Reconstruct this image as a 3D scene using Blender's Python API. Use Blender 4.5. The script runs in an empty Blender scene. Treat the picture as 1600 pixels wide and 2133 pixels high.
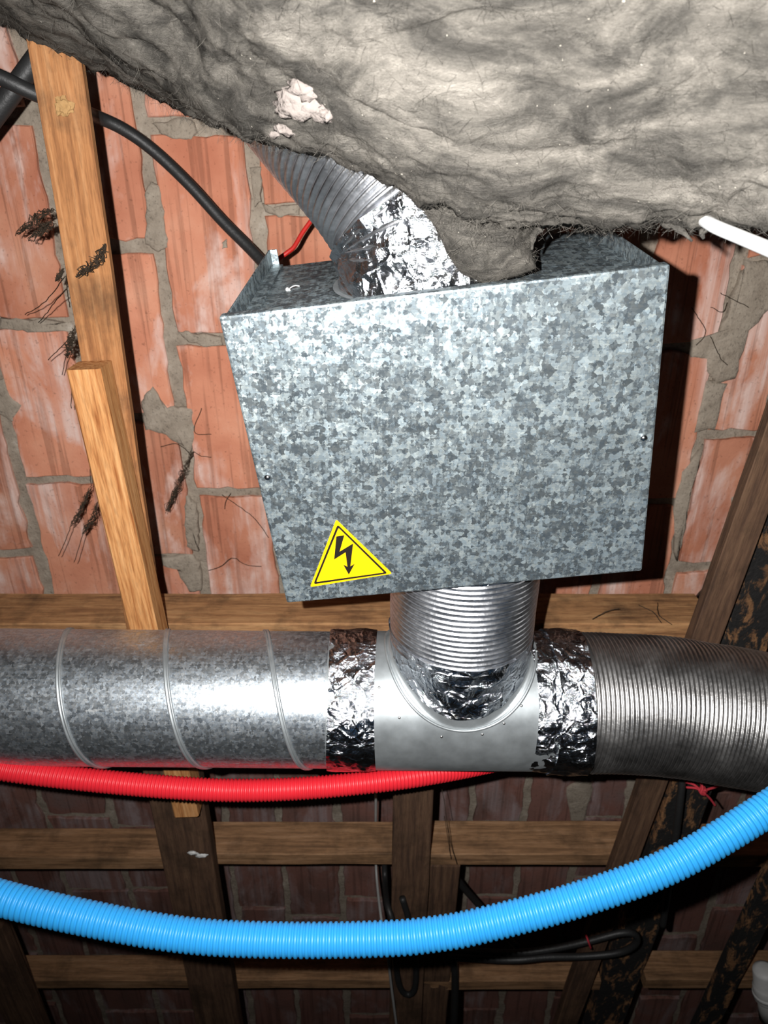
import bpy, bmesh, math, random
from mathutils import Vector, Matrix, noise
random.seed(7)
scene = bpy.context.scene
col = scene.collection

# ------------------------------------------------------------------ camera, world, light
F = 1480.0                      # focal length in pixels of the 1600x2133 frame
TH = math.radians(26.4)         # camera pitched down
C_, S_ = math.cos(TH), math.sin(TH)
CZ = 2.45                       # camera height
D = 1.13                        # distance to the brick wall
cam_d = bpy.data.cameras.new('camera')
cam = bpy.data.objects.new('camera', cam_d); col.objects.link(cam)
cam_d.sensor_fit = 'VERTICAL'; cam_d.sensor_height = 36.0
cam_d.lens = F / 2133.0 * 36.0
cam_d.clip_start = 0.02
cam_d.dof.use_dof = True; cam_d.dof.focus_distance = 0.66; cam_d.dof.aperture_fstop = 11
cam.location = (0, 0, CZ); cam.rotation_euler = (math.pi / 2 - TH, 0, 0)
scene.camera = cam
scene.view_settings.view_transform = 'Standard'
scene.view_settings.look = 'None'
scene.view_settings.gamma = 1.0
scene.view_settings.use_curve_mapping = False
scene.view_settings.exposure = 0.0
world = bpy.data.worlds.new('world'); scene.world = world
world.use_nodes = True
world.node_tree.nodes['Background'].inputs[0].default_value = (0.9, 0.95, 1, 1)
world.node_tree.nodes['Background'].inputs[1].default_value = 0.004

def W(px, py, z):               # pixel + depth along the view axis -> world
    u = (px - 800) / F; v = (py - 1066.5) / F
    return Vector((u * z, z * (C_ - v * S_), CZ - z * (v * C_ + S_)))
def WY(px, py, Y):              # pixel + distance of an upright plane -> world
    v = (py - 1066.5) / F
    return W(px, py, Y / (C_ - v * S_))

fl = bpy.data.lights.new('camera_flash', 'SPOT')
fl.energy = 66; fl.spot_size = math.radians(134); fl.spot_blend = 1.0; fl.shadow_soft_size = 0.0035
fl.color = (1.0, 0.985, 0.97)
flo = bpy.data.objects.new('camera_flash', fl); col.objects.link(flo)
flo.location = (-0.045, 0.018 * S_, CZ + 0.018 * C_)
aim = WY(830, 700, 0.8) - flo.location
flo.rotation_euler = aim.to_track_quat('-Z', 'Y').to_euler()

# ------------------------------------------------------------------ helpers
def sm(a, b, x):
    t = max(0.0, min(1.0, (x - a) / (b - a))); return t * t * (3 - 2 * t)
def interp(tab, x):
    if x <= tab[0][0]: return tab[0][1:]
    for a, b in zip(tab, tab[1:]):
        if x <= b[0]:
            t = (x - a[0]) / (b[0] - a[0])
            return tuple(p + (q - p) * t for p, q in zip(a[1:], b[1:]))
    return tab[-1][1:]
def finish(o, parent):
    if parent is not None:
        o.parent = parent
        o.matrix_parent_inverse = MWI[parent.name]
MWI = {}
def mk(name, verts, faces, mat, parent=None, smooth=True, mw=None):
    """one mesh object; verts are world points (or local ones when mw is given)"""
    me = bpy.data.meshes.new(name)
    if mw is None:
        vs = [Vector(v) for v in verts]
        xs = [v.x for v in vs]; ys = [v.y for v in vs]; zs = [v.z for v in vs]
        base = Vector(((min(xs) + max(xs)) / 2, (min(ys) + max(ys)) / 2, min(zs)))
        vs = [v - base for v in vs]; mw = Matrix.Translation(base)
    else: vs = verts
    me.from_pydata([tuple(v) for v in vs], [], faces)
    if smooth: me.polygons.foreach_set('use_smooth', [True] * len(me.polygons))
    me.update()
    me.materials.append(mat)
    o = bpy.data.objects.new(name, me); col.objects.link(o)
    o.matrix_world = mw
    MWI[o.name] = mw.inverted()
    finish(o, parent)
    return o
def fixnormals(o):
    bm = bmesh.new(); bm.from_mesh(o.data); bmesh.ops.recalc_face_normals(bm, faces=bm.faces); bm.to_mesh(o.data); bm.free(); return o
def thing(name, loc, label, cat, group=None):
    o = bpy.data.objects.new(name, None); col.objects.link(o); o.location = loc
    o.empty_display_size = 0.05
    MWI[o.name] = Matrix.Translation(Vector(loc)).inverted()
    return tag(o, label, cat, group)
def tag(o, label, cat, group=None):
    o['label'] = label; o['category'] = cat
    if group: o['group'] = group
    return o
def crom(pts, n):
    """Catmull-Rom through the points, resampled to n+1 points of even spacing"""
    P = [Vector(p) for p in pts]
    P = [P[0] * 2 - P[1]] + P + [P[-1] * 2 - P[-2]]
    out = []
    for i in range(1, len(P) - 2):
        for k in range(24):
            t = k / 24
            a, b, c, d = P[i - 1], P[i], P[i + 1], P[i + 2]
            out.append(0.5 * ((2 * b) + (c - a) * t + (2 * a - 5 * b + 4 * c - d) * t * t + (3 * b - a - 3 * c + d) * t ** 3))
    out.append(P[-2].copy())
    L = [0.0]
    for a, b in zip(out, out[1:]): L.append(L[-1] + (b - a).length)
    res = []; j = 0
    for k in range(n + 1):
        s = L[-1] * k / n
        while j < len(L) - 2 and L[j + 1] < s: j += 1
        t = (s - L[j]) / max(1e-9, L[j + 1] - L[j])
        res.append(out[j].lerp(out[j + 1], t))
    return res, L[-1]
def frames(path, up=None):
    T = []
    for i in range(len(path)):
        a = path[max(0, i - 1)]; b = path[min(len(path) - 1, i + 1)]
        T.append((b - a).normalized())
    u = Vector(up) if up is not None else (Vector((0, 0, 1)) if abs(T[0].z) < 0.8 else Vector((0, 1, 0)))
    u = (u - T[0] * u.dot(T[0])).normalized()
    fr = []
    for t in T:
        u = (u - t * u.dot(t)).normalized()
        fr.append((t, u, t.cross(u)))
    return fr
def sweep(path, rad, seg, caps=True, up=None):
    """rad: number or function(i, angle) -> radius"""
    fr = frames(path, up); vs = []; fs = []
    n = len(path)
    for i, (p, (t, u, w)) in enumerate(zip(path, fr)):
        for k in range(seg):
            a = 2 * math.pi * k / seg
            r = rad(i, a) if callable(rad) else rad
            vs.append(p + (u * math.cos(a) + w * math.sin(a)) * r)
    for i in range(n - 1):
        for k in range(seg):
            a = i * seg + k; b = i * seg + (k + 1) % seg
            fs.append((a, b, b + seg, a + seg))
    if caps:
        fs.append(tuple(range(seg - 1, -1, -1))); fs.append(tuple(range((n - 1) * seg, n * seg)))
    return vs, fs
def cable(name, pts, r, mat, label=None, cat='cable', n=60, seg=10, parent=None):
    path, L = crom(pts, n)
    v, f = sweep(path, r, seg)
    o = mk(name, v, f, mat, parent)
    if label: tag(o, label, cat)
    return o
def corrugated(name, pts, r, depth, pitch, mat, parent=None, seg=40, kind='round', wob=0.0):
    path, L = crom(pts, 8)
    per = 8 if kind == 'square' else 5
    ribs = max(4, int(L / pitch)); n = ribs * per
    path, L = crom(pts, n)
    if kind == 'square': prof = [1, 1, 1, 0.82, 0.08, 0, 0.08, 0.82]
    else: prof = [0.5 + 0.5 * math.cos(2 * math.pi * k / per) for k in range(per)]
    def rad(i, a):
        w = wob * noise.noise(path[i] * 22 + Vector((math.cos(a), math.sin(a), 0)) * 1.3) if wob else 0
        return r - depth * (1 - prof[i % per]) + w
    v, f = sweep(path, rad, seg, caps=False)
    return mk(name, v, f, mat, parent)
def oriented_box(o, ax, ay, az, bevel=0.0):
    """box with corner o and edge vectors; returns verts, faces in world space"""
    bm = bmesh.new()
    vs = [bm.verts.new(o + ax * i + ay * j + az * k) for k in (0, 1) for j in (0, 1) for i in (0, 1)]
    for q in ((0, 2, 3, 1), (4, 5, 7, 6), (0, 1, 5, 4), (2, 6, 7, 3), (0, 4, 6, 2), (1, 3, 7, 5)):
        bm.faces.new([vs[i] for i in q])
    if bevel: bmesh.ops.bevel(bm, geom=list(bm.edges), offset=bevel, segments=2, affect='EDGES', profile=0.5)
    bmesh.ops.recalc_face_normals(bm, faces=bm.faces)
    bm.verts.index_update()
    V = [v.co.copy() for v in bm.verts]; Fc = [tuple(v.index for v in f.verts) for f in bm.faces]
    bm.free(); return V, Fc
def plank(name, p0, p1, wdir, w, t, mat, label=None, cat='timber', parent=None, rough=0.0012, waney=0.0, seed=0):
    """sawn timber from p0 to p1 (middle of its front face); wdir: across, front face looks at -normal"""
    p0 = Vector(p0); p1 = Vector(p1); ax = (p1 - p0); L = ax.length; ax.normalize()
    wd = Vector(wdir); wd = (wd - ax * wd.dot(ax)).normalized()
    nn = ax.cross(wd).normalized()
    if nn.y < 0: nn = -nn; 
    yv = nn.cross(ax)
    n = max(6, int(L / 0.03)); ch = min(w, t) * 0.06
    ring = [(-w/2 + ch, 0), (w/2 - ch, 0), (w/2, ch), (w/2, t - ch), (w/2 - ch, t), (-w/2 + ch, t), (-w/2, t - ch), (-w/2, ch)]
    vs = []; fs = []
    for i in range(n + 1):
        x = L * i / n
        for k, (a, b) in enumerate(ring):
            q = Vector((x * 9, a * 30 + seed * 7.3, b * 30))
            d = noise.noise_vector(q) * rough
            if waney and a < 0: d += Vector((0, waney * (0.5 + 0.5 * noise.noise(Vector((x * 6, seed, 0)))), 0))
            vs.append(Vector((x, a + d.y, b + d.z)))
    m = len(ring)
    for i in range(n):
        for k in range(m):
            a = i * m + k; b = i * m + (k + 1) % m
            fs.append((a, b, b + m, a + m))
    fs.append(tuple(range(m - 1, -1, -1))); fs.append(tuple(range(n * m, n * m + m)))
    mw = Matrix(((ax.x, yv.x, nn.x, p0.x), (ax.y, yv.y, nn.y, p0.y), (ax.z, yv.z, nn.z, p0.z), (0, 0, 0, 1)))
    o = fixnormals(mk(name, vs, fs, mat, parent, smooth=False, mw=mw))
    if label: tag(o, label, cat)
    return o

# ------------------------------------------------------------------ materials
def srgb(r, g, b):
    f = lambda c: (c / 255 / 12.92) if c / 255 <= 0.04045 else ((c / 255 + 0.055) / 1.055) ** 2.4
    return (f(r), f(g), f(b), 1)
class NT:
    def __init__(s, name):
        s.m = bpy.data.materials.new(name); s.m.use_nodes = True
        s.t = s.m.node_tree; s.b = s.t.nodes['Principled BSDF']
    def n(s, kind, **kw):
        nd = s.t.nodes.new(kind)
        for k, v in kw.items():
            if k.startswith('i_'):
                nd.inputs[k[2:].replace('_', ' ')].default_value = v
            else: setattr(nd, k, v)
        return nd
    def l(s, a, b): s.t.links.new(a, b)
    def coord(s, scale=(1, 1, 1), rnd=True):
        tc = s.n('ShaderNodeTexCoord'); mp = s.n('ShaderNodeMapping'); mp.inputs['Scale'].default_value = scale
        s.l(tc.outputs['Object'], mp.inputs['Vector'])
        if rnd:
            oi = s.n('ShaderNodeObjectInfo'); mu = s.n('ShaderNodeMath', operation='MULTIPLY'); mu.inputs[1].default_value = 37.0
            s.l(oi.outputs['Random'], mu.inputs[0]); s.l(mu.outputs[0], mp.inputs['Location'])
        return mp.outputs[0]
    def noise(s, vec, scale, detail=4, rough=0.55, dist=0.0):
        nd = s.n('ShaderNodeTexNoise'); nd.inputs['Scale'].default_value = scale; nd.inputs['Detail'].default_value = detail
        nd.inputs['Roughness'].default_value = rough; nd.inputs['Distortion'].default_value = dist
        s.l(vec, nd.inputs['Vector']); return nd.outputs['Fac']
    def ramp(s, fac, stops, interp='LINEAR'):
        nd = s.n('ShaderNodeValToRGB'); cr = nd.color_ramp; cr.interpolation = interp
        while len(cr.elements) < len(stops): cr.elements.new(0.5)
        for e, (p, c) in zip(cr.elements, stops): e.position = p; e.color = c if len(c) == 4 else (*c, 1)
        s.l(fac, nd.inputs[0]); return nd.outputs[0]
    def mix(s, fac, a, b, mode='MIX'):
        nd = s.n('ShaderNodeMix', data_type='RGBA', blend_type=mode)
        for sock, val in ((nd.inputs[0], fac), (nd.inputs[6], a), (nd.inputs[7], b)):
            if isinstance(val, (tuple, float, int)): sock.default_value = val
            else: s.l(val, sock)
        return nd.outputs[2]
    def math(s, op, a, b=0.0):
        nd = s.n('ShaderNodeMath', operation=op)
        for sock, val in ((nd.inputs[0], a), (nd.inputs[1], b)):
            if isinstance(val, (float, int)): sock.default_value = val
            else: s.l(val, sock)
        return nd.outputs[0]
    def bump(s, h, strength, dist, normal=None):
        nd = s.n('ShaderNodeBump'); nd.inputs['Strength'].default_value = strength; nd.inputs['Distance'].default_value = dist
        s.l(h, nd.inputs['Height'])
        if normal is not None: s.l(normal, nd.inputs['Normal'])
        return nd.outputs[0]
    def set(s, **kw):
        for k, v in kw.items():
            sock = s.b.inputs[k.replace('_', ' ')]
            if isinstance(v, (tuple, float, int)): sock.default_value = v
            else: s.l(v, sock)
        return s.m
def BW(v): return (v, v, v, 1)

def brick_mat(name, c1, c2, c3, wash, washamt):
    t = NT(name); v = t.coord(); oi = t.n('ShaderNodeObjectInfo')
    base = t.ramp(t.noise(v, 9, 4), [(0.3, c1), (0.55, c2), (0.75, c3)])
    tint = t.ramp(oi.outputs['Random'], [(0, BW(0.8)), (1, BW(1.05))])
    base = t.mix(1.0, base, tint, 'MULTIPLY')
    g = t.coord((1, 1, 0.03))                      # combed grooves along the brick
    gr = t.noise(g, 105, 2, 0.5)
    grr = t.ramp(gr, [(0.38, BW(0.5)), (0.47, BW(1))])
    base = t.mix(0.55, base, grr, 'MULTIPLY')
    w1 = t.ramp(t.noise(t.coord((1, 1, 0.45)), 11, 5, 0.62, 0.4), [(0.48, BW(0)), (0.62, BW(washamt))])
    w2 = t.ramp(t.noise(g, 75, 3), [(0.4, BW(0.25)), (0.6, BW(1))])
    base = t.mix(t.math('MULTIPLY', w1, w2), base, wash)
    pits = t.ramp(t.noise(v, 190, 3), [(0.28, BW(0.45)), (0.38, BW(1))])
    base = t.mix(0.6, base, pits, 'MULTIPLY')
    h = t.math('ADD', t.math('MULTIPLY', grr, 1.0), t.math('MULTIPLY', t.noise(v, 160, 4), 0.7))
    return t.set(Base_Color=base, Roughness=0.9, Normal=t.bump(h, 0.6, 0.0016), Specular_IOR_Level=0.2)
M = {}
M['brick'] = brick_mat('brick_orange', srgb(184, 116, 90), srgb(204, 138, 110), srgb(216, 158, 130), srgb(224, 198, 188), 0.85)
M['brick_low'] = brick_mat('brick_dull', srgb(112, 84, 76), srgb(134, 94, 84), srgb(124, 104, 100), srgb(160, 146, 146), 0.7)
def mortar_mat():
    t = NT('mortar'); v = t.coord(rnd=False)
    base = t.ramp(t.noise(v, 30, 6, 0.65), [(0.3, srgb(134, 122, 108)), (0.6, srgb(164, 152, 137)), (0.78, srgb(190, 180, 168))])
    sp = t.ramp(t.noise(v, 260, 3), [(0.3, BW(0.55)), (0.42, BW(1))])
    base = t.mix(0.6, base, sp, 'MULTIPLY')
    h = t.math('ADD', t.noise(v, 90, 6, 0.7), t.math('MULTIPLY', sp, 0.3))
    return t.set(Base_Color=base, Roughness=0.95, Normal=t.bump(h, 0.9, 0.004), Specular_IOR_Level=0.15)
M['mortar'] = mortar_mat()
def wood_mat(name, light, mid, dark, grime=0.3, ring=140, grimec=srgb(52, 40, 30)):
    t = NT(name); v = t.coord((0.055, 1, 1)); v2 = t.coord()
    g = t.noise(v, ring, 3, 0.6, 0.25)
    base = t.ramp(g, [(0.3, dark), (0.5, mid), (0.72, light)])
    fine = t.ramp(t.noise(t.coord((0.12, 1, 1)), 520, 3), [(0.3, BW(0.62)), (0.55, BW(1))])
    base = t.mix(0.7, base, fine, 'MULTIPLY')
    blot = t.ramp(t.noise(v2, 14, 6, 0.65), [(0.48, BW(0)), (0.68, BW(grime))])
    base = t.mix(blot, base, grimec)
    knot = t.n('ShaderNodeTexVoronoi'); knot.inputs['Scale'].default_value = 9
    t.l(t.coord((0.6, 1, 1)), knot.inputs['Vector'])
    kn = t.ramp(knot.outputs['Distance'], [(0.04, BW(0.8)), (0.09, BW(0))])
    base = t.mix(kn, base, dark)
    h = t.math('ADD', g, t.math('MULTIPLY', fine, 0.5))
    return t.set(Base_Color=base, Roughness=0.8, Normal=t.bump(h, 0.5, 0.0012), Specular_IOR_Level=0.25)
M['post'] = wood_mat('old_post_wood', srgb(176, 128, 86), srgb(158, 108, 67), srgb(126, 82, 50), 0.5)
M['stick'] = wood_mat('new_pine', srgb(212, 160, 108), srgb(192, 136, 84), srgb(150, 90, 46), 0.0, 190)
M['batten'] = wood_mat('batten_wood', srgb(176, 136, 94), srgb(156, 114, 76), srgb(118, 82, 54), 0.65)
M['batten2'] = wood_mat('lower_batten_wood', srgb(168, 132, 100), srgb(148, 112, 80), srgb(112, 84, 60), 0.55)
M['darkpost'] = wood_mat('dirty_post_wood', srgb(112, 86, 66), srgb(94, 70, 54), srgb(70, 52, 42), 0.7)
def char_mat():
    t = NT('bitumen_stained_wood'); v = t.coord()
    f = t.ramp(t.noise(t.coord((0.5, 1, 1)), 42, 6, 0.7, 0.5), [(0.52, BW(0)), (0.6, BW(1))])
    wood = t.ramp(t.noise(t.coord((0.08, 1, 1)), 90, 3), [(0.3, srgb(96, 66, 42)), (0.7, srgb(150, 108, 70))])
    base = t.mix(f, srgb(20, 18, 17), wood)
    return t.set(Base_Color=base, Roughness=0.85, Normal=t.bump(t.noise(v, 120, 5), 0.8, 0.004))
M['char'] = char_mat()
def galv_mat(name, scale, dark, mid, light, tilt, rough, metal, scuff=False):
    t = NT(name)
    v = t.coord(rnd=False)
    nv = t.n('ShaderNodeTexNoise'); nv.inputs['Scale'].default_value = scale * 1.1; nv.inputs['Detail'].default_value = 4; nv.inputs['Roughness'].default_value = 0.7
    t.l(v, nv.inputs['Vector'])
    wp = t.n('ShaderNodeVectorMath', operation='MULTIPLY_ADD')
    t.l(nv.outputs['Color'], wp.inputs[0]); wp.inputs[1].default_value = (0.7 / scale,) * 3; t.l(v, wp.inputs[2])
    vo = t.n('ShaderNodeTexVoronoi', distance='MINKOWSKI'); vo.inputs['Exponent'].default_value = 0.75; vo.inputs['Scale'].default_value = scale; t.l(wp.outputs[0], vo.inputs['Vector'])
    vo2 = t.n('ShaderNodeTexVoronoi', distance='MINKOWSKI'); vo2.inputs['Exponent'].default_value = 0.8; vo2.inputs['Scale'].default_value = scale * 2.3; t.l(wp.outputs[0], vo2.inputs['Vector'])
    sep = t.n('ShaderNodeSeparateColor'); t.l(vo.outputs['Color'], sep.inputs[0])
    sep2 = t.n('ShaderNodeSeparateColor'); t.l(vo2.outputs['Color'], sep2.inputs[0])
    cell = t.math('ADD', t.math('MULTIPLY', sep.outputs[0], 0.6), t.math('MULTIPLY', sep2.outputs[0], 0.4))
    cell = t.math('ADD', cell, t.math('MULTIPLY', t.math('SUBTRACT', t.noise(v, 12, 3), 0.5), 0.3))
    base = t.ramp(cell, [(0.14, dark), (0.34, dark), (0.5, mid), (0.74, light), (0.95, light)])
    bl = t.ramp(sep2.outputs[2], [(0.0, (0.9, 0.98, 1.05, 1)), (1.0, (1.03, 1.02, 0.98, 1))])
    base = t.mix(1.0, base, bl, 'MULTIPLY')
    scr = t.ramp(t.noise(t.coord((0.05, 1, 1), False), 900, 2), [(0.38, BW(0.8)), (0.5, BW(1))])
    base = t.mix(0.5, base, scr, 'MULTIPLY')
    geo = t.n('ShaderNodeNewGeometry')
    sub = t.n('ShaderNodeVectorMath', operation='SUBTRACT'); t.l(vo2.outputs['Color'], sub.inputs[0]); sub.inputs[1].default_value = (0.5, 0.5, 0.5)
    ma = t.n('ShaderNodeVectorMath', operation='MULTIPLY_ADD'); t.l(sub.outputs[0], ma.inputs[0]); ma.inputs[1].default_value = (tilt,) * 3; t.l(geo.outputs['Normal'], ma.inputs[2])
    no = t.n('ShaderNodeVectorMath', operation='NORMALIZE'); t.l(ma.outputs[0], no.inputs[0])
    ro = t.ramp(sep.outputs[1], [(0, BW(rough - 0.08)), (1, BW(rough + 0.12))])
    if scuff:
        sc = t.ramp(t.noise(t.coord((0.22, 1, 1), False), 75, 5, 0.65), [(0.66, BW(0)), (0.72, BW(0.55))])
        base = t.mix(sc, base, srgb(176, 174, 170)); metal = t.math('SUBTRACT', metal, sc)
    return t.set(Base_Color=base, Metallic=metal, Roughness=ro, Normal=no.outputs[0])
M['galv'] = galv_mat('galvanised_spangle', 170, srgb(92, 98, 101), srgb(124, 132, 135), srgb(156, 165, 167), 0.16, 0.45, 0.7)
M['duct'] = galv_mat('spiral_duct_zinc', 260, srgb(172, 176, 180), srgb(184, 188, 192), srgb(196, 200, 204), 0.05, 0.42, 0.95, True)
def plain_metal(name, c, rough, bump=0.0, metal=1.0, scale=60):
    t = NT(name); v = t.coord(rnd=False)
    n = t.noise(v, scale, 5)
    base = t.mix(t.ramp(n, [(0.3, BW(0.0)), (0.7, BW(1.0))]), (c[0] * 0.75, c[1] * 0.75, c[2] * 0.75, 1), c)
    kw = dict(Base_Color=base, Metallic=metal, Roughness=t.ramp(t.noise(v, 25, 4), [(0.3, BW(max(0.03, rough - 0.06))), (0.7, BW(rough + 0.08))]))
    if bump: kw['Normal'] = t.bump(n, 0.6, bump)
    return t.set(**kw)
M['zinc'] = plain_metal('plain_zinc', srgb(182, 188, 190), 0.46, 0.0, 0.75)
M['flex'] = plain_metal('flexible_aluminium', srgb(230, 232, 236), 0.34, 0.0006, 1.0, 200)
M['flexdull'] = plain_metal('dusty_flexible_aluminium', srgb(204, 202, 200), 0.36, 0.0006, 1.0, 200)
def foil_mat():
    t = NT('foil_tape'); v = t.coord(rnd=False)
    n1 = t.noise(v, 45, 6, 0.65, 1.2)
    nd = t.n('ShaderNodeTexVoronoi', feature='DISTANCE_TO_EDGE'); nd.inputs['Scale'].default_value = 55; t.l(v, nd.inputs['Vector'])
    h = t.math('ADD', n1, t.math('MULTIPLY', t.ramp(nd.outputs['Distance'], [(0, BW(1)), (0.12, BW(0))]), 0.15))
    return t.set(Base_Color=srgb(222, 226, 232), Metallic=1.0, Roughness=0.17, Normal=t.bump(h, 0.7, 0.007))
M['foil'] = foil_mat()
M['screw'] = plain_metal('zinc_screw', srgb(220, 222, 224), 0.22)
def wool_mat():
    t = NT('mineral_wool'); v = t.coord(rnd=False); vs = t.coord((0.55, 0.8, 1.6), False)
    n = t.noise(vs, 24, 8, 0.68, 0.9)
    base = t.ramp(n, [(0.28, srgb(46, 45, 43)), (0.44, srgb(88, 85, 80)), (0.6, srgb(130, 125, 117)), (0.76, srgb(168, 162, 152))])
    fib = t.noise(t.coord((1, 1, 3.5), False), 420, 4, 0.7, 1.5)
    base = t.mix(0.75, base, t.ramp(fib, [(0.3, BW(0.55)), (0.6, BW(1.05))]), 'MULTIPLY')
    spk = t.ramp(t.noise(v, 340, 1), [(0.78, BW(0)), (0.8, BW(0.8))])
    base = t.mix(spk, base, srgb(220, 212, 196))
    h = t.math('ADD', t.noise(vs, 60, 8, 0.72, 1.0), t.math('MULTIPLY', fib, 0.35))
    return t.set(Base_Color=base, Roughness=1.0, Normal=t.bump(h, 0.8, 0.008), Specular_IOR_Level=0.0)
M['wool'] = wool_mat()
def simple(name, c, rough=0.5, spec=0.5, bumps=None, var=0.2, scale=60):
    t = NT(name); v = t.coord()
    n = t.noise(v, scale, 4)
    base = t.mix(n, (c[0] * (1 - var), c[1] * (1 - var), c[2] * (1 - var), 1), (min(1, c[0] * (1 + var)), min(1, c[1] * (1 + var)), min(1, c[2] * (1 + var)), 1))
    kw = dict(Base_Color=base, Roughness=rough, Specular_IOR_Level=spec)
    if bumps: kw['Normal'] = t.bump(t.noise(v, bumps[0], 5), 0.7, bumps[1])
    return t.set(**kw)
M['blue'] = simple('blue_plastic', srgb(44, 150, 216), 0.42, 0.4, var=0.04)
M['red'] = simple('red_plastic', srgb(214, 38, 50), 0.42, 0.4, var=0.06)
M['redwire'] = simple('red_wire_pvc', srgb(176, 34, 28), 0.45)
M['black'] = simple('black_cable_rubber', srgb(36, 36, 36), 0.5, 0.45, (260, 0.0006), 0.3)
M['grey'] = simple('grey_cable_pvc', srgb(150, 150, 148), 0.5)
M['white'] = simple('white_plastic', srgb(205, 205, 203), 0.5)
M['web'] = simple('sooty_cobweb', srgb(58, 50, 42), 1.0, 0.0, None, 0.5, 150)
M['plaster'] = simple('crumbly_plaster', srgb(124, 116, 111), 1.0, 0.0, (150, 0.004), 0.3, 120)
M['chip'] = simple('fresh_splinter', srgb(160, 126, 84), 0.8, 0.1, (120, 0.002), 0.3)
M['twine'] = simple('pink_red_twine', srgb(196, 62, 72), 0.9, 0.1, None, 0.3, 400)
M['yellow'] = simple('sticker_yellow', srgb(236, 178, 4), 0.5, 0.3, None, 0.01)
M['ink'] = simple('sticker_black', srgb(26, 22, 18), 0.5, 0.3, None, 0.05)
M['floor'] = simple('dusty_floor', srgb(90, 80, 70), 0.95, 0.1, (20, 0.01))

# ------------------------------------------------------------------ the brick wall
def struct(o): o['kind'] = 'structure'; return o
X0, X1, Z1 = -1.3, 1.3, CZ + 0.45
nx, nz = 190, 200
vs = []; fs = []
for j in range(nz + 1):
    for i in range(nx + 1):
        x = X0 + (X1 - X0) * i / nx; z = Z1 * j / nz
        q = Vector((x, 0, z))
        y = D + 0.005 - 0.0035 * noise.fractal(q * 14, 1.0, 2.0, 3) - 0.0012 * noise.noise(q * 90)
        vs.append((x, y, z))
for j in range(nz):
    for i in range(nx):
        a = j * (nx + 1) + i; fs.append((a, a + 1, a + nx + 2, a + nx + 1))
b0 = len(vs)
vs += [(X0, D + 0.2, 0), (X1, D + 0.2, 0), (X1, D + 0.2, Z1), (X0, D + 0.2, Z1)]
fs += [(b0 + 1, b0, b0 + 3, b0 + 2)]
bot = list(range(nx + 1)); top = [nz * (nx + 1) + i for i in range(nx + 1)]
fs.append(tuple(reversed(bot)) + (b0, b0 + 1)); fs.append(tuple(top) + (b0 + 2, b0 + 3))
lf = [j * (nx + 1) for j in range(nz + 1)]; rt = [j * (nx + 1) + nx for j in range(nz + 1)]
fs.append(tuple(lf) + (b0 + 3, b0)); fs.append(tuple(reversed(rt)) + (b0 + 1, b0 + 2))
wall = struct(mk('wall_back', vs, fs, M['mortar']))
wall['label'] = 'brick wall of upright grooved orange bricks in thick grey mortar'
struct(mk('floor', [(X0, -1, -0.1), (X1, -1, -0.1), (X1, D + 0.2, -0.1), (X0, D + 0.2, -0.1), (X0, -1, 0), (X1, -1, 0), (X1, D + 0.2, 0), (X0, D + 0.2, 0)],
          [(3, 2, 1, 0), (4, 5, 6, 7), (0, 1, 5, 4), (1, 2, 6, 5), (2, 3, 7, 6), (3, 0, 4, 7)], M['floor'], smooth=False))
def brick(xa, xb, za, zb, mat, gap, k):
    """upright brick with ragged arrises, 22 outline points"""
    xa += gap * random.uniform(0.7, 1.3); xb -= gap * random.uniform(0.7, 1.3)
    za += gap * random.uniform(0.5, 1.2); zb -= gap * random.uniform(0.5, 1.2)
    out = []
    def edge(x0, z0, x1, z1, n):
        for i in range(n):
            t = i / n
            out.append([x0 + (x1 - x0) * t, z0 + (z1 - z0) * t])
    edge(xa, za, xb, za, 7); edge(xb, za, xb, zb, 14); edge(xb, zb, xa, zb, 7); edge(xa, zb, xa, za, 14)
    cx, cz = (xa + xb) / 2, (za + zb) / 2
    for p in out:
        q = Vector((p[0] * 30, k * 3.1, p[1] * 30))
        d = noise.noise_vector(q) * 0.006 + noise.noise_vector(q * 3.3) * 0.0028
        p[0] += d.x; p[1] += d.z
    proud = random.uniform(-0.0015, 0.0025); ty = random.uniform(-0.012, 0.012); tz = random.uniform(-0.008, 0.008)
    n = len(out); vs = []
    for s, y in ((1.0, 0.03), (1.0, 0.0022), (0.975, 0.0)):
        for p in out:
            x = cx + (p[0] - cx) * s; z = cz + (p[1] - cz) * (1 - (1 - s) * 0.5)
            vs.append((x, D - 0.0015 - proud + y + (x - cx) * ty + (z - cz) * tz, z))
    fs = []
    for L in range(2):
        for i in range(n):
            a = L * n + i; b = L * n + (i + 1) % n; fs.append((a, b, b + n, a + n))
    fs.append(tuple(range(2 * n, 3 * n)))
    return mk('brick', vs, fs, mat, wall, smooth=False)
R = lambda z: CZ + z
joints = [-1.22, -1.075, -0.925, -0.778, -0.63, -0.486, -0.338, -0.186, -0.04, 0.105, 0.25, 0.395, 0.534, 0.642, 0.79, 0.94, 1.09, 1.24]
known = {4: [0.054, -0.229, -0.499], 3: [-0.647], 5: [-0.118, -0.385, -0.653], 6: [0.040, -0.254, -0.525], 7: [-0.065, -0.345], 11: [-0.266], 12: [-0.415, -0.673]}
k = 0
for c in range(len(joints) - 1):
    ks = sorted(known.get(c, [random.uniform(-0.3, 0.0)]), reverse=True)
    while ks[0] < 0.46: ks.insert(0, ks[0] + 0.278)
    while ks[-1] > -0.86: ks.append(ks[-1] - random.uniform(0.265, 0.285))
    ks[-1] = -0.97 + random.uniform(-0.02, 0.02)
    for a, b in zip(ks, ks[1:]):
        zt = min(R(a), Z1 - 0.002)
        if zt - R(b) < 0.05: continue
        brick(joints[c], joints[c + 1], R(b), zt, M['brick'], 0.0105, k); k += 1
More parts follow.
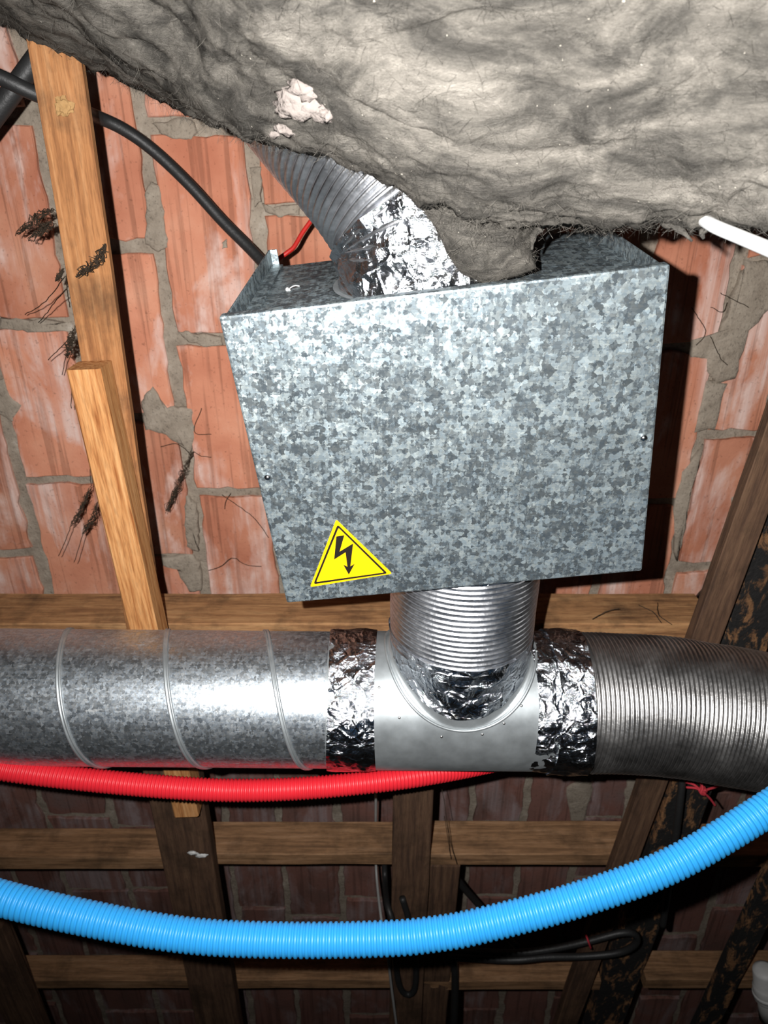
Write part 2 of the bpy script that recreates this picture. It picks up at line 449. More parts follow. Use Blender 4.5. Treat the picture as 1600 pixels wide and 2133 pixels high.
jl = [-1.24, -1.12, -1.0, -0.885, -0.765, -0.615, -0.49, -0.36, -0.235, -0.103, 0.045, 0.196, 0.318, 0.447, 0.553, 0.68, 0.8, 0.93, 1.06, 1.2]
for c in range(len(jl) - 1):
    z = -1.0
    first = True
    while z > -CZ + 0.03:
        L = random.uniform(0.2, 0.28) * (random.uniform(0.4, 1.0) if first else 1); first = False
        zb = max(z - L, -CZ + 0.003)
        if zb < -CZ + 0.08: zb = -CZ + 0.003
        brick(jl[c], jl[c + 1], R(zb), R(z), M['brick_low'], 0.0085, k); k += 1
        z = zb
# mortar squeezed out over the brick faces
def patch(name, outline, Y, h, mat, parent, seed, label=None):
    """irregular low dome from a traced outline (pixels) on an upright plane"""
    P = [WY(x, y, Y) for x, y in outline]
    path = []
    n = len(P)
    for i in range(n):
        for q in range(5): path.append(P[i].lerp(P[(i + 1) % n], q / 5))
    c = sum(path, Vector()) / len(path)
    m = len(path); vs = []; fs = []
    for s, hh in ((1.0, -0.008), (1.0, 0.25), (0.93, 0.7), (0.75, 0.95), (0.4, 1.0)):
        for i, p in enumerate(path):
            q = c + (p - c) * s
            d = noise.noise_vector(p * 70 + Vector((seed, 0, 0))) * 0.005 * s
            e = noise.noise(q * 60 + Vector((seed, 3, 0))) * 0.5
            vs.append(Vector((q.x + d.x, Y - (h * (hh + e * max(0, hh) * 0.6) if hh > 0 else hh), q.z + d.z)))
    for L in range(4):
        for i in range(m):
            a = L * m + i; b = L * m + (i + 1) % m; fs.append((a, b, b + m, a + m))
    vs.append(Vector((c.x, Y - h, c.z))); t = len(vs) - 1
    for i in range(m): fs.append((4 * m + i, 4 * m + (i + 1) % m, t))
    return fixnormals(mk(name, vs, fs, mat, parent))
mp = [
 [(318, 262), (340, 250), (372, 246), (405, 258), (412, 275), (400, 290), (365, 290), (335, 280)],
 [(306, 395), (318, 375), (334, 395), (340, 450), (350, 495), (352, 515), (330, 525), (300, 508), (302, 450)],
 [(293, 835), (320, 805), (345, 850), (375, 848), (400, 850), (408, 890), (398, 945), (380, 930), (345, 905), (300, 895)],
 [(385, 1030), (408, 1050), (416, 1110), (412, 1150), (392, 1140), (384, 1090)],
 [(335, 1160), (395, 1155), (418, 1170), (420, 1232), (395, 1232), (365, 1180), (335, 1175)],
 [(-20, 790), (10, 790), (28, 830), (45, 845), (30, 880), (10, 870), (-20, 850)],
 [(1555, 540), (1600, 545), (1640, 600), (1560, 690), (1530, 790), (1490, 800), (1470, 750), (1440, 742), (1440, 710), (1500, 690), (1525, 620)],
 [(1470, 795), (1512, 800), (1490, 895), (1445, 900)],
 [(1420, 985), (1466, 925), (1450, 990), (1432, 1050), (1425, 1120), (1408, 1170), (1400, 1060)],
 [(1525, 1035), (1560, 1010), (1520, 1130), (1500, 1200), (1480, 1190), (1510, 1100)],
 [(548, 427), (580, 430), (625, 425), (622, 445), (580, 452), (552, 445)],
 [(520, 350), (545, 345), (545, 420), (530, 430)],
 [(370, 690), (400, 692), (460, 700), (462, 722), (430, 722), (395, 712)],
 [(460, 505), (476, 498), (478, 515), (464, 520)],
 [(0, 662), (80, 665), (150, 672), (155, 690), (60, 692), (0, 686)],
 [(1180, 1640), (1222, 1615), (1236, 1640), (1215, 1720), (1190, 1720)],
 [(1305, 1620), (1330, 1620), (1310, 1700), (1295, 1715), (1300, 1660)]]
for i, o_ in enumerate(mp):
    patch('mortar_patch', o_, D - 0.0018, 0.004, M['mortar'], wall, i * 5.1)

# ------------------------------------------------------------------ timber frame in front of the wall
PF = 0.84
XV = (1, 0, 0)
def post(p0, p1, w, t, mat, label, Y=PF, seed=0, cat='post', name='timber_post', **kw):
    return plank(name, WY(p0[0], p0[1], Y), WY(p1[0], p1[1], Y), XV, w, t, mat, label, cat, seed=seed, **kw)
def vpost(xa, za, xb, zb, w, t, mat, label, Y=PF, seed=0, name='timber_post', cat='post'):
    return plank(name, (xa, Y, R(za)), (xb, Y, R(zb)), XV, w, t, mat, label, cat, seed=seed)
post((86, -60), (321, 1440), 0.051, 0.010, M['post'], 'upright orange-brown post on the left with a torn splinter near its top', seed=1)
plank('pine_stick', WY(172, 770, 0.797), WY(388, 1702, 0.797), XV, 0.0395, 0.04, M['stick'], 'fresh light pine stick with grain lines nailed on the left post', 'stick', seed=2, rough=0.0006)
vpost(-0.344, -0.86, -0.338, -CZ, 0.09, 0.024, M['darkpost'], 'wide dirty post under the pine stick with white droppings', Y=0.8395, seed=3)
vpost(0.051, -0.56, 0.038, -CZ, 0.066, 0.024, M['darkpost'], 'greyish upright post below the middle of the metal duct', seed=4)
vpost(0.108, -1.147, 0.09, -CZ, 0.06, 0.03, M['darkpost'], 'short reddish post ending under a lath beside the grey post', Y=0.866, seed=5)
vpost(0.5355, 0.1, 0.362, -1.75, 0.043, 0.02, M['darkpost'], 'thin leaning brown post right of the galvanised box', seed=6)
vpost(0.600, 0.1, 0.417, -CZ, 0.073, 0.03, M['char'], 'black bitumen stained post at the right edge', Y=0.872, seed=7)
vpost(-0.745, -1.2, -0.72, -CZ, 0.07, 0.024, M['darkpost'], 'dark post at the lower left edge behind the blue hose', seed=8)
plank('timber_brace', WY(-40, 1935, 0.816), WY(95, 2230, 0.816), XV, 0.075, 0.02, M['darkpost'], 'slanting dark board in the bottom left corner', 'brace', seed=9)
plank('timber_brace', WY(1655, 1760, 0.835), WY(1450, 2190, 0.835), XV, 0.045, 0.02, M['char'], 'slanting black board at the lower right near the white plastic cap', 'brace', seed=10)
def lath(xa, xb, ztop, h, d, mat, label, seed, Y=0.866, **kw):
    # a flat lath: its upper side is d deep, its front h high
    return plank('timber_lath', (xa, Y, R(ztop - h / 2)), (xb, Y, R(ztop - h / 2)), (0, 0, 1), h, d, mat, label, 'lath', seed=seed, **kw)
lath(-1.15, 0.49, -0.614, 0.032, 0.083, M['batten'], 'long brown lath running just above the round metal duct', 11)
lath(-1.15, -0.352, -1.118, 0.036, 0.064, M['batten2'], 'lath with rough bark edge between the red and blue hoses at left', 12, waney=0.008)
lath(-0.349, 0.05, -1.112, 0.029, 0.07, M['batten2'], 'lath between the wide dirty post and the grey middle post', 13)
lath(0.053, 0.46, -1.113, 0.03, 0.073, M['batten2'], 'knotty lath right of the grey middle post above the blue hose', 14)
lath(0.56, 1.15, -1.118, 0.03, 0.07, M['batten2'], 'lath at the right edge behind the blue hose', 15)
lath(-0.92, -0.345, -1.487, 0.028, 0.052, M['batten2'], 'lowest lath at left under the blue hose', 16)
lath(-0.342, 0.03, -1.487, 0.028, 0.052, M['batten2'], 'lowest lath in the middle under the blue hose', 17)
lath(0.07, 0.44, -1.490, 0.03, 0.056, M['batten2'], 'lowest lath right of the cable loop', 18)
lath(0.53, 1.1, -1.485, 0.03, 0.06, M['batten2'], 'lowest lath at the right beside the white plastic cap', 19)

# ------------------------------------------------------------------ galvanised box
TL = W(454.8, 659.7, 0.553)
def cam2w(v): return Vector((v[0], -S_ * v[1] + C_ * v[2], -C_ * v[1] - S_ * v[2]))
br = cam2w((0.99345, -0.09717, -0.06011)).normalized()
bd = cam2w((0.11426, 0.84602, 0.52076)).normalized()
bn = br.cross(bd)
if bn.y < 0: bn = -bn
BWd, BH, BD = 0.34625, 0.28655, 0.25
def BX(a, b, c): return TL + br * a + bd * b + bn * c
def onbox(px, py, off=0.0):
    d = W(px, py, 1.0) - cam.location
    t = (TL - cam.location).dot(bn) / d.dot(bn)
    return cam.location + d * t - bn * off
box = thing('galvanised_duct_box', BX(BWd / 2, BH, BD / 2), 'large galvanised steel box with spangled front and yellow warning sticker', 'metal box')
def bpart(name, a0, b0, c0, a1, b1, c1, mat, bev=0.0005, parent=None):
    v, f = oriented_box(BX(a0, b0, c0), br * (a1 - a0), bd * (b1 - b0), bn * (c1 - c0), bev)
    return mk(name, v, f, mat, parent or box, smooth=False)
cover = bpart('front_cover', 0, 0, 0, BWd, BH, 0.011, M['galv'], 0.0022)
bpart('side_panel', 0.004, 0.001, 0.011, 0.0055, BH - 0.003, BD, M['galv'])
bpart('side_panel', BWd - 0.0055, 0.001, 0.011, BWd - 0.004, BH - 0.003, BD, M['galv'])
bpart('top_plate', 0.0055, 0.019, 0.012, BWd - 0.0055, 0.0205, BD - 0.002, M['galv'])
bpart('bottom_plate', 0.0055, BH - 0.012, 0.012, BWd - 0.0055, BH - 0.0105, BD - 0.002, M['galv'])
bpart('back_panel', 0.0055, 0.0205, BD - 0.002, BWd - 0.0055, BH - 0.0105, BD - 0.0005, M['galv'])
for a in (0.0055, BWd - 0.0055 - 0.012):       # folded seam strips along the top plate
    bpart('seam_strip', a, 0.0165, 0.014, a + 0.012, 0.019, BD - 0.004, M['galv'])
for a in (0.0055, BWd - 0.0055 - 0.008):
    bpart('back_tab', a, 0.001, BD - 0.0015, a + 0.008, 0.019, BD, M['galv'])
def dome(center, axis, r, h, seg=14):
    axis = axis.normalized(); u = axis.orthogonal().normalized(); w = axis.cross(u)
    prof = [(1.0, -0.3), (1.0, 0.25), (0.85, 0.6), (0.5, 0.9)]
    vs = []; fs = []
    for rr, hh in prof:
        for k in range(seg):
            a = 2 * math.pi * k / seg; vs.append(center + (u * math.cos(a) + w * math.sin(a)) * r * rr + axis * h * hh)
    vs.append(center + axis * h); t = len(vs) - 1
    for L in range(3):
        for k in range(seg):
            a = L * seg + k; b = L * seg + (k + 1) % seg; fs.append((a, b, b + seg, a + seg))
    for k in range(seg): fs.append((3 * seg + k, 3 * seg + (k + 1) % seg, t))
    return vs, fs
for px, py in ((558, 993), (1340, 911)):
    v, f = dome(onbox(px, py, 0.0005), -bn, 0.0032, 0.0032)
    s_ = mk('screw', v, f, M['screw'], box); s_['label'] = 'small shiny screw head'
v, f = dome(onbox(706, 1247, -0.02), bd, 0.005, 0.008); mk('screw', v, f, M['screw'], box)
# warning sticker
def roundpoly(pts, r, n=5):
    out = []; m = len(pts)
    for i in range(m):
        p = Vector(pts[i]); a = Vector(pts[i - 1]); b = Vector(pts[(i + 1) % m])
        p0 = p + (a - p).normalized() * r; p1 = p + (b - p).normalized() * r
        for k in range(n + 1):
            t = k / n; out.append(p0.lerp(p, t).lerp(p.lerp(p1, t), t))
    return out
def zs(p): return (600 + p[0] / 6.154, 1060 + p[1] / 6.154)
def sheet(name, pts, o0, o1, mat, parent, hole=None):
    n = len(pts); P0 = [onbox(p[0], p[1], o0) for p in pts]; P1 = [onbox(p[0], p[1], o1) for p in pts]
    if hole is None:
        vs = P0 + P1; fs = [tuple(range(n, 2 * n))] + [(i, (i + 1) % n, n + (i + 1) % n, n + i) for i in range(n)]
    else:
        H1 = [onbox(p[0], p[1], o1) for p in hole]; H0 = [onbox(p[0], p[1], o0) for p in hole]
        vs = P0 + P1 + H1 + H0; fs = []
        for i in range(n):
            j = (i + 1) % n
            for L in range(3): fs.append((L * n + i, L * n + j, (L + 1) * n + j, (L + 1) * n + i))
    return fixnormals(mk(name, vs, fs, mat, parent, smooth=False))
stk = sheet('warning_sticker', roundpoly([zs(p) for p in ((618, 132), (1338, 828), (282, 1000))], 5), -0.0002, 0.0004, M['yellow'], box)
stk['label'] = 'yellow triangle warning sticker with black lightning arrow'
sheet('border', roundpoly([zs(p) for p in ((636, 196), (1278, 824), (326, 962))], 6), 0.0003, 0.00055, M['ink'], stk,
      roundpoly([zs(p) for p in ((648, 238), (1232, 812), (362, 934))], 3.2))
sheet('lightning_arrow', [zs(p) for p in ((620, 350), (722, 335), (662, 545), (835, 440), (800, 735), (855, 700), (780, 838), (710, 712), (762, 738), (738, 553), (592, 645))],
      0.0003, 0.00055, M['ink'], stk)

# ------------------------------------------------------------------ foil bands
def crumple(p, amp, sc=1.0):
    d, _ = noise.voronoi(p * 38 * sc)
    d2, _ = noise.voronoi(p * 85 * sc + Vector((3, 1, 7)))
    return amp * (1.1 * (d[1] - d[0]) + 0.5 * (d2[1] - d2[0]) + 0.8 * noise.noise(p * 16) - 0.4)
def band(name, f, nphi, ns, mat, parent, amp, sc=1.0):
    """f(phi, s) -> (centre, outward unit vector, radius); crumpled open sleeve with flat facets"""
    vs = []; fs = []
    for j in range(ns + 1):
        for k in range(nphi):
            c, o, r = f(2 * math.pi * k / nphi, j / ns)
            p = c + o * r
            vs.append(p + o * crumple(p, amp, sc))
    for j in range(ns):
        for k in range(nphi):
            a = j * nphi + k; b = j * nphi + (k + 1) % nphi
            q = (a, b, b + nphi, a + nphi)
            if random.random() < 0.5: fs += [(q[0], q[1], q[2]), (q[0], q[2], q[3])]
            else: fs += [(q[0], q[1], q[3]), (q[1], q[2], q[3])]
    return mk(name, vs, fs, mat, parent, smooth=False)

# ------------------------------------------------------------------ round duct, tee and right-hand flexible duct
RD = 0.0815
A0 = W(-330, 1446, 0.872); A1 = W(705, 1455, 0.876); A2 = W(1160, 1459, 0.878)
da = (A1 - A0).normalized()
duct = thing('spiral_duct', A0.lerp(A1, 0.5) - Vector((0, 0, RD)), 'shiny galvanised spiral duct running off to the left', 'duct')
path = [A0.lerp(A1, i / 40) for i in range(41)]
v, f = sweep(path, RD, 96, caps=False, up=(0, 0, 1)); pipe = mk('pipe', v, f, M['duct'], duct)
# helical lock seam
xs_ref = W(130, 1312, 0.86).x; pitch = W(340, 1312, 0.86).x - xs_ref
L = (A1 - A0).length; ez = (Vector((0, 0, 1)) - da * da.z).normalized(); ey = da.cross(ez)
hp = []; n = 700
for i in range(n + 1):
    x = L * i / n
    wx = (A0 + da * x).x
    ph = -0.45 + 2 * math.pi * (wx - xs_ref) / pitch      # 0 = top, growing towards the camera side
    hp.append((x, ph))
vs = []; fs = []
prof = [(-0.0034, -0.0006), (-0.003, 0.0016), (-0.0012, 0.0021), (-0.0004, 0.0012), (0.0004, 0.0012), (0.0012, 0.0021), (0.003, 0.0016), (0.0034, -0.0006)]
for x, ph in hp:
    for dx, h in prof:
        o_ = ez * math.cos(ph) - (ey if ey.y > 0 else -ey) * math.sin(ph)
        vs.append(A0 + da * (x + dx) + o_ * (RD + h))
m = len(prof)
for i in range(n):
    for k in range(m - 1):
        a = i * m + k; fs.append((a, a + 1, a + m + 1, a + m))
mk('helical_seam', vs, fs, M['zinc'], duct)
# tee
tee = thing('duct_tee', A1.lerp(A2, 0.5) - Vector((0, 0, RD)), 'plain zinc tee piece joining the ducts under the box', 'duct tee')
T0 = A1 - da * 0.01; T1 = A2
path = [T0.lerp(T1, i / 20) for i in range(21)]
RT = RD + 0.0015
v, f = sweep(path, RT, 96, caps=False, up=(0, 0, 1)); mk('main_pipe', v, f, M['zinc'], tee)
B0 = BX(BWd * 0.515, BH, 0.105)
dt = (T1 - T0).normalized()
tC = T0 + dt * ((W(950, 1458, 0.877) - T0).dot(dt))
bb = (B0 - tC); bb = (bb - dt * bb.dot(dt)).normalized(); be = dt.cross(bb)      # branch axis, and across the main pipe
RB = 0.0795
def saddle(phi, rb): return math.sqrt(max(0.0, RT ** 2 - (rb * math.sin(phi)) ** 2))
def radial(phi): return dt * math.cos(phi) + be * math.sin(phi)
# collar: pressed saddle, its rim an oval on the main pipe
def rim_pt(phi, grow=0.0):
    th = (1.31 + grow / RT) * math.sin(phi)
    return tC + dt * ((0.0885 + grow) * math.cos(phi)) + (bb * math.cos(th) + be * math.sin(th)) * (RT + 0.0005)
def collar_pt(phi, s, off=0.0):
    a = rim_pt(phi, -0.004); top = tC + radial(phi) * RB + bb * 0.112
    h = (a - tC).dot(bb)
    ctrl = tC + radial(phi) * RB + bb * (h + 0.002)
    p = a.lerp(ctrl, s).lerp(ctrl.lerp(top, s), s)
    return p + radial(phi) * off
nph = 96; vs = []; fs = []
for j in range(13):
    for k in range(nph): vs.append(collar_pt(2 * math.pi * k / nph, j / 12))
for j in range(12):
    for k in range(nph):
        a = j * nph + k; b = j * nph + (k + 1) % nph; fs.append((a, b, b + nph, a + nph))
mk('branch_collar', vs, fs, M['zinc'], tee)
path = [rim_pt(2 * math.pi * k / 96) for k in range(97)]
v, f = sweep(path, 0.0017, 8, caps=False); mk('saddle_rim', v, f, M['zinc'], tee)
def on_cyl(px, py, c0, dr, r):
    d = (W(px, py, 1.0) - cam.location).normalized(); o = cam.location - c0
    dp = d - dr * d.dot(dr); op = o - dr * o.dot(dr)
    a = dp.dot(dp); b = 2 * dp.dot(op); c = op.dot(op) - r * r
    disc = b * b - 4 * a * c
    t = (-b - math.sqrt(max(0, disc))) / (2 * a)
    p = cam.location + d * t; q = p - c0; return p, (q - dr * q.dot(dr)).normalized()
for px, py in ((790, 1432), (832, 1495), (920, 1535), (1005, 1530), (1050, 1507), (1086, 1470)):
    p, nn = on_cyl(px, py, T0, dt, RT)
    v, f = dome(p, nn, 0.0016, 0.0009, 10); mk('rivet', v, f, M['flexdull'], tee)
# foil bands of the run
def straight_band(xa, xb, r):
    pa = T0 + dt * ((W(xa, 1456, 0.83) - T0).dot(dt)); pb = T0 + dt * ((W(xb, 1456, 0.83) - T0).dot(dt))
    u = (Vector((0, 0, 1)) - dt * dt.z).normalized(); w = dt.cross(u)
    return lambda phi, s: (pa.lerp(pb, s) + dt * (0.0015 * math.sin(phi * 2 + s * 3)), u * math.cos(phi) + w * math.sin(phi), r)
tp = band('foil_tape', straight_band(684, 782, RT + 0.0012), 110, 16, M['foil'], tee, 0.0034, 0.8); tp['label'] = 'crinkled silver foil tape'
tp = band('foil_tape', straight_band(1106, 1168, RT + 0.0014), 110, 11, M['foil'], tee, 0.0036, 0.9); tp['label'] = 'crinkled silver foil tape'
# right-hand flexible duct
rpts = [W(1160, 1459, 0.878), W(1260, 1462, 0.879), W(1360, 1467, 0.879), W(1470, 1481, 0.876), W(1600, 1504, 0.868), W(1760, 1540, 0.855), W(1930, 1580, 0.84)]
fr_ = thing('flexible_duct', W(1500, 1490, 0.87) - Vector((0, 0, 0.085)), 'dusty ribbed flexible duct bending away to the right of the tee', 'flexible duct', 'ribbed flexible ducts')
corrugated('ribbed_sleeve', rpts, 0.0845, 0.0022, 0.0054, M['flexdull'], fr_, 80, 'round', 0.0012)
tp = band('foil_tape', straight_band(1152, 1226, 0.0865), 110, 13, M['foil'], fr_, 0.0036, 0.8); tp['label'] = 'crinkled silver foil tape'

# ------------------------------------------------------------------ flexible duct between box and tee
fv = thing('flexible_duct', tC + bb * 0.1, 'short shiny ribbed duct between the box underside and the tee', 'flexible duct', 'ribbed flexible ducts')
corrugated('ribbed_sleeve', [tC + bb * 0.098, tC + bb * 0.16, (tC + bb * 0.22).lerp(B0 - bn * 0, 0.1), B0 - bd * 0.012], 0.0835, 0.0024, 0.0062, M['flex'], fv, 88, 'round', 0.0008)
def low_tape(phi, s):
    p = collar_pt(phi, 0.36 + 0.60 * s, 0.002 + 0.0025 * s)
    ax_ = tC + bb * (p - tC).dot(bb)
    return ax_, (p - ax_).normalized(), (p - ax_).length
tp = band('foil_tape', low_tape, 120, 14, M['foil'], fv, 0.0032, 0.8); tp['label'] = 'wrinkled foil tape around the lower end'
pB = B0 - bd * 0.012
def top_tape(phi, s):
    c = pB.lerp(tC + bb * 0.16, 0.42 * s)
    return c, radial(phi), 0.0845
tp = band('foil_tape', top_tape, 110, 9, M['foil'], fv, 0.0022); tp['label'] = 'foil tape under the box'

# ------------------------------------------------------------------ upper flexible duct
U0 = BX(BWd * 0.49, 0.019, 0.128)
upts = [U0, U0 - bd * 0.02, W(876, 460, 0.642), W(806, 352, 0.642), W(706, 230, 0.645), W(600, 110, 0.65), W(500, 0, 0.655)]
fu = thing('flexible_duct', U0, 'shiny ribbed duct rising from the box top under the insulation', 'flexible duct', 'ribbed flexible ducts')
corrugated('ribbed_sleeve', upts, 0.0825, 0.0055, 0.0088, M['flex'], fu, 80, 'round', 0.0012)
upath, UL = crom(upts, 60); ufr = frames(upath)
def up_tape(phi, s):
    x = (0.002 + (0.056 + 0.008 * math.sin(phi + 0.6)) * s) / UL * 60
    i = min(59, int(x)); t = x - i
    T, u, w = ufr[i]; T2, u2, w2 = ufr[i + 1]
    u = u.lerp(u2, t); w = w.lerp(w2, t)
    return upath[i].lerp(upath[i + 1], t), (u * math.cos(phi) + w * math.sin(phi)).normalized(), 0.0862 - 0.002 * math.sin(math.pi * s)
tp = band('foil_tape', up_tape, 130, 26, M['foil'], fu, 0.0070, 0.75); tp['label'] = 'crumpled foil tape where the duct meets the box'
def flange(phi, s):
    o_ = br * math.cos(phi) + bn * math.sin(phi)
    return U0 - bd * (0.0006 + 0.001 * s), o_, 0.078 + 0.012 * s
mkf = band('spigot_flange', flange, 80, 3, M['zinc'], fu, 0.0)

# ------------------------------------------------------------------ mineral wool blanket
lip = [(-420, -90, 0.80), (-200, -20, 0.79), (0, 52, 0.78), (70, 92, 0.775), (150, 120, 0.77), (180, 140, 0.765), (320, 208, 0.735), (430, 262, 0.63), (500, 290, 0.585),
       (560, 302, 0.562), (620, 318, 0.548), (700, 345, 0.536), (800, 392, 0.528), (880, 425, 0.524), (1000, 470, 0.522), (1130, 472, 0.52), (1180, 466, 0.52), (1260, 488, 0.51),
       (1330, 474, 0.50), (1400, 466, 0.49), (1440, 486, 0.485), (1480, 474, 0.48), (1540, 482, 0.47), (1600, 490, 0.46), (1850, 520, 0.42), (2150, 560, 0.38)]
wool = thing('insulation_blanket', W(900, 430, 0.55), 'thick grey mineral wool blanket sagging across the top', 'insulation')
nu, nt = 300, 120
vs = []; fs = []
def wool_pt(px, t):
    ly, lz = interp(lip, px)
    y = ly + (-420 - ly) * t
    z = lz + (0.31 - lz) * (t ** 0.43)
    return W(px, y, z)
def wool_disp(p, t):
    e = sm(0.0, 0.16, t)
    q = Vector((p.x * 0.75, p.y, p.z * 1.3))
    big = noise.fractal(q * 7 + Vector((3, 1, 0)), 0.9, 2.0, 3) * 0.016
    ridge = (1 - abs(noise.noise(Vector((p.x * 6, p.y * 17, p.z * 24))))) ** 4 * 0.008
    fine = noise.fractal(Vector((p.x * 40, p.y * 55, p.z * 70)), 0.8, 2.0, 4) * 0.0035
    return big * (0.25 + 0.75 * e) - ridge * (0.4 + 0.6 * e) + fine
dirn = Vector((0, -0.62, -0.78))
for i in range(nu + 1):
    px = -420 + (2150 + 420) * i / nu
    for j in range(nt + 1):
        t = (j / nt) ** 1.45
        p = wool_pt(px, t); d = wool_disp(p, t)
        q = p + dirn * d
        if t < 0.04: q += Vector((0, 0, noise.noise(Vector((px * 0.02, 5, 0))) * 0.006 + noise.noise(Vector((px * 0.08, 9, 0))) * 0.003)) * (1 - t / 0.04)
        vs.append(q)
for i in range(nu):
    for j in range(nt):
        a = i * (nt + 1) + j; fs.append((a, a + nt + 1, a + nt + 2, a + 1))
nb = 14; b0 = len(vs)                                             # back side of the blanket
for i in range(nu + 1):
    px = -420 + (2150 + 420) * i / nu
    for j in range(1, nb):
        t = j / nb
        th = 0.10 * math.sqrt(min(1.0, t * 4)) * min(1.0, (1.001 - t) * 8)
        vs.append(wool_pt(px, t) + Vector((0, 0.35, 0.94)) * th)
for i in range(nu):
    ci = [i * (nt + 1)] + [b0 + i * (nb - 1) + k for k in range(nb - 1)] + [i * (nt + 1) + nt]
    cj = [(i + 1) * (nt + 1)] + [b0 + (i + 1) * (nb - 1) + k for k in range(nb - 1)] + [(i + 1) * (nt + 1) + nt]
    for k in range(len(ci) - 1): fs.append((ci[k], ci[k + 1], cj[k + 1], cj[k]))
blank = mk('blanket', vs, fs, M['wool'], wool)
blv = vs[:b0]
# loose flap lying on the box top
out = [(835, 385), (872, 425), (905, 472), (932, 530), (960, 570), (1010, 592), (1060, 580), (1114, 554), (1104, 512), (1112, 482), (1135, 462), (1170, 430), (1100, 385), (980, 360), (890, 350)]
P = [Vector((x, y, 0)) for x, y in out]; ring = []
for i in range(len(P)):
    for k in range(8): ring.append(P[i].lerp(P[(i + 1) % len(P)], k / 8))
cx = Vector((1000, 470, 0)); m = len(ring); vs = []; fs = []; lev = []
nr = 16
for side in (1, -1):
    for a in range(nr + 1):
        s = math.cos(math.pi / 2 * a / nr)
        if side == -1 and a == 0: continue
        for r_ in ring:
            q = cx + (r_ - cx) * max(s, 0.002)
            zz = 0.563 + (q.y - 470) * 0.00018 - (0.03 if side == 1 else -0.045) * math.sin(math.pi / 2 * a / nr)
            w_ = W(q.x, q.y, zz)
            w_ += Vector((0.5, -0.5, -0.4)) * (noise.fractal(w_ * 28, 0.9, 2.0, 5) * 0.010 * (0.35 + 0.65 * (1 - s)) + noise.noise(w_ * 130) * 0.0022)
            vs.append(w_)
def rowidx(side, a): return (a if side == 1 else (0 if a == 0 else nr + a)) * m
for side in (1, -1):
    for a in range(nr):
        ra, rb_ = rowidx(side, a), rowidx(side, a + 1)
        for k in range(m): fs.append((ra + k, ra + (k + 1) % m, rb_ + (k + 1) % m, rb_ + k))
flap = fixnormals(mk('torn_flap', vs, fs, M['wool'], wool)); flap['label'] = 'dark torn flap of wool lying on the box top'
flv = vs[:(nr) * m]
# fine loose fibres
vs = []; fs = []
def strand(p, d, L, r):
    side = d.orthogonal().normalized(); bend = Vector((random.gauss(0, 1), random.gauss(0, 1), random.gauss(0, 1))).normalized() * L * 0.5
    b = len(vs); n = 4
    for i in range(n + 1):
        t = i / n; c = p + d * L * t + bend * t * t
        vs.append(c - side * r); vs.append(c + side * r)
    for i in range(n):
        a = b + 2 * i; fs.append((a, a + 1, a + 3, a + 2))
for k in range(9000):
    i = random.randrange(nu + 1); j = int(nt * random.random() ** 2.2)
    p = blv[i * (nt + 1) + j]
    d = (Vector((random.gauss(0, 0.9), -0.45 + random.gauss(0, 0.6), -0.5 + random.gauss(0, 0.6)))).normalized()
    if p.y < 0.3: continue
    strand(p, d, random.uniform(0.003, 0.011), random.uniform(0.00006, 0.00013))
for k in range(2500):
    p = random.choice(flv); d = Vector((random.gauss(0, 1), random.gauss(-0.3, 1), random.gauss(-0.2, 1))).normalized()
    strand(p, d, random.uniform(0.003, 0.010), random.uniform(0.00006, 0.00012))
fb = mk('loose_fibres', vs, fs, M['wool'], wool, smooth=False); fb['kind'] = 'stuff'; fb['label'] = 'fine stray wool fibres'
# dangling wool wisps
for n_, pts in enumerate(([(1385, 462, .487), (1405, 470, .48), (1425, 485, .478), (1442, 503, .478)], [(1470, 470, .478), (1462, 484, .476), (1466, 498, .476)], [(1128, 470, .53), (1112, 490, .54), (1108, 520, .55)])):
    path, L = crom([W(*p) for p in pts], 20)
    v, f = sweep(path, lambda i, a: (0.0034 * (1 - i / 21) + 0.0006) * (1 + 0.5 * noise.noise(path[i] * 200 + Vector((math.cos(a), math.sin(a), 0)))), 10)
    mk('wool_wisp', v, f, M['wool'], wool)
# pale plaster crumbs stuck in the wool
vs = []; fs = []
def nearest_wool(px, py):
    best = None
    tgt = (W(px, py, 1) - cam.location).normalized()
    for q in blv[::3]:
        dq = (q - cam.location).normalized(); e = (dq - tgt).length
        if best is None or e < best[0]: best = (e, q)
    return best[1]
def lump(c, r, seed, squash=(1, 1, 1)):
    bm = bmesh.new(); bmesh.ops.create_icosphere(bm, subdivisions=3, radius=1.0)
    V = []
    for v in bm.verts:
        n = v.co.normalized(); k = 1 + 0.55 * noise.fractal(n * 1.9 + Vector((seed, 0, 0)), 0.8, 2, 4)
        V.append(c + Vector((n.x * squash[0], n.y * squash[1], n.z * squash[2])) * r * k)
    bm.verts.index_update(); Fc = [tuple(x.index for x in f.verts) for f in bm.faces]; bm.free(); return V, Fc
for i, (px, py, r) in enumerate(((640, 205, 0.013), (612, 225, 0.009), (668, 225, 0.010), (600, 265, 0.007), (690, 238, 0.006), (640, 180, 0.009), (575, 268, 0.005))):
    v, f = lump(nearest_wool(px, py) + Vector((0, 0.002, 0.001)), r, i * 3.7, (1.2, 0.6, 0.8))
    mk('plaster_crumb', v, f, M['plaster'], wool)

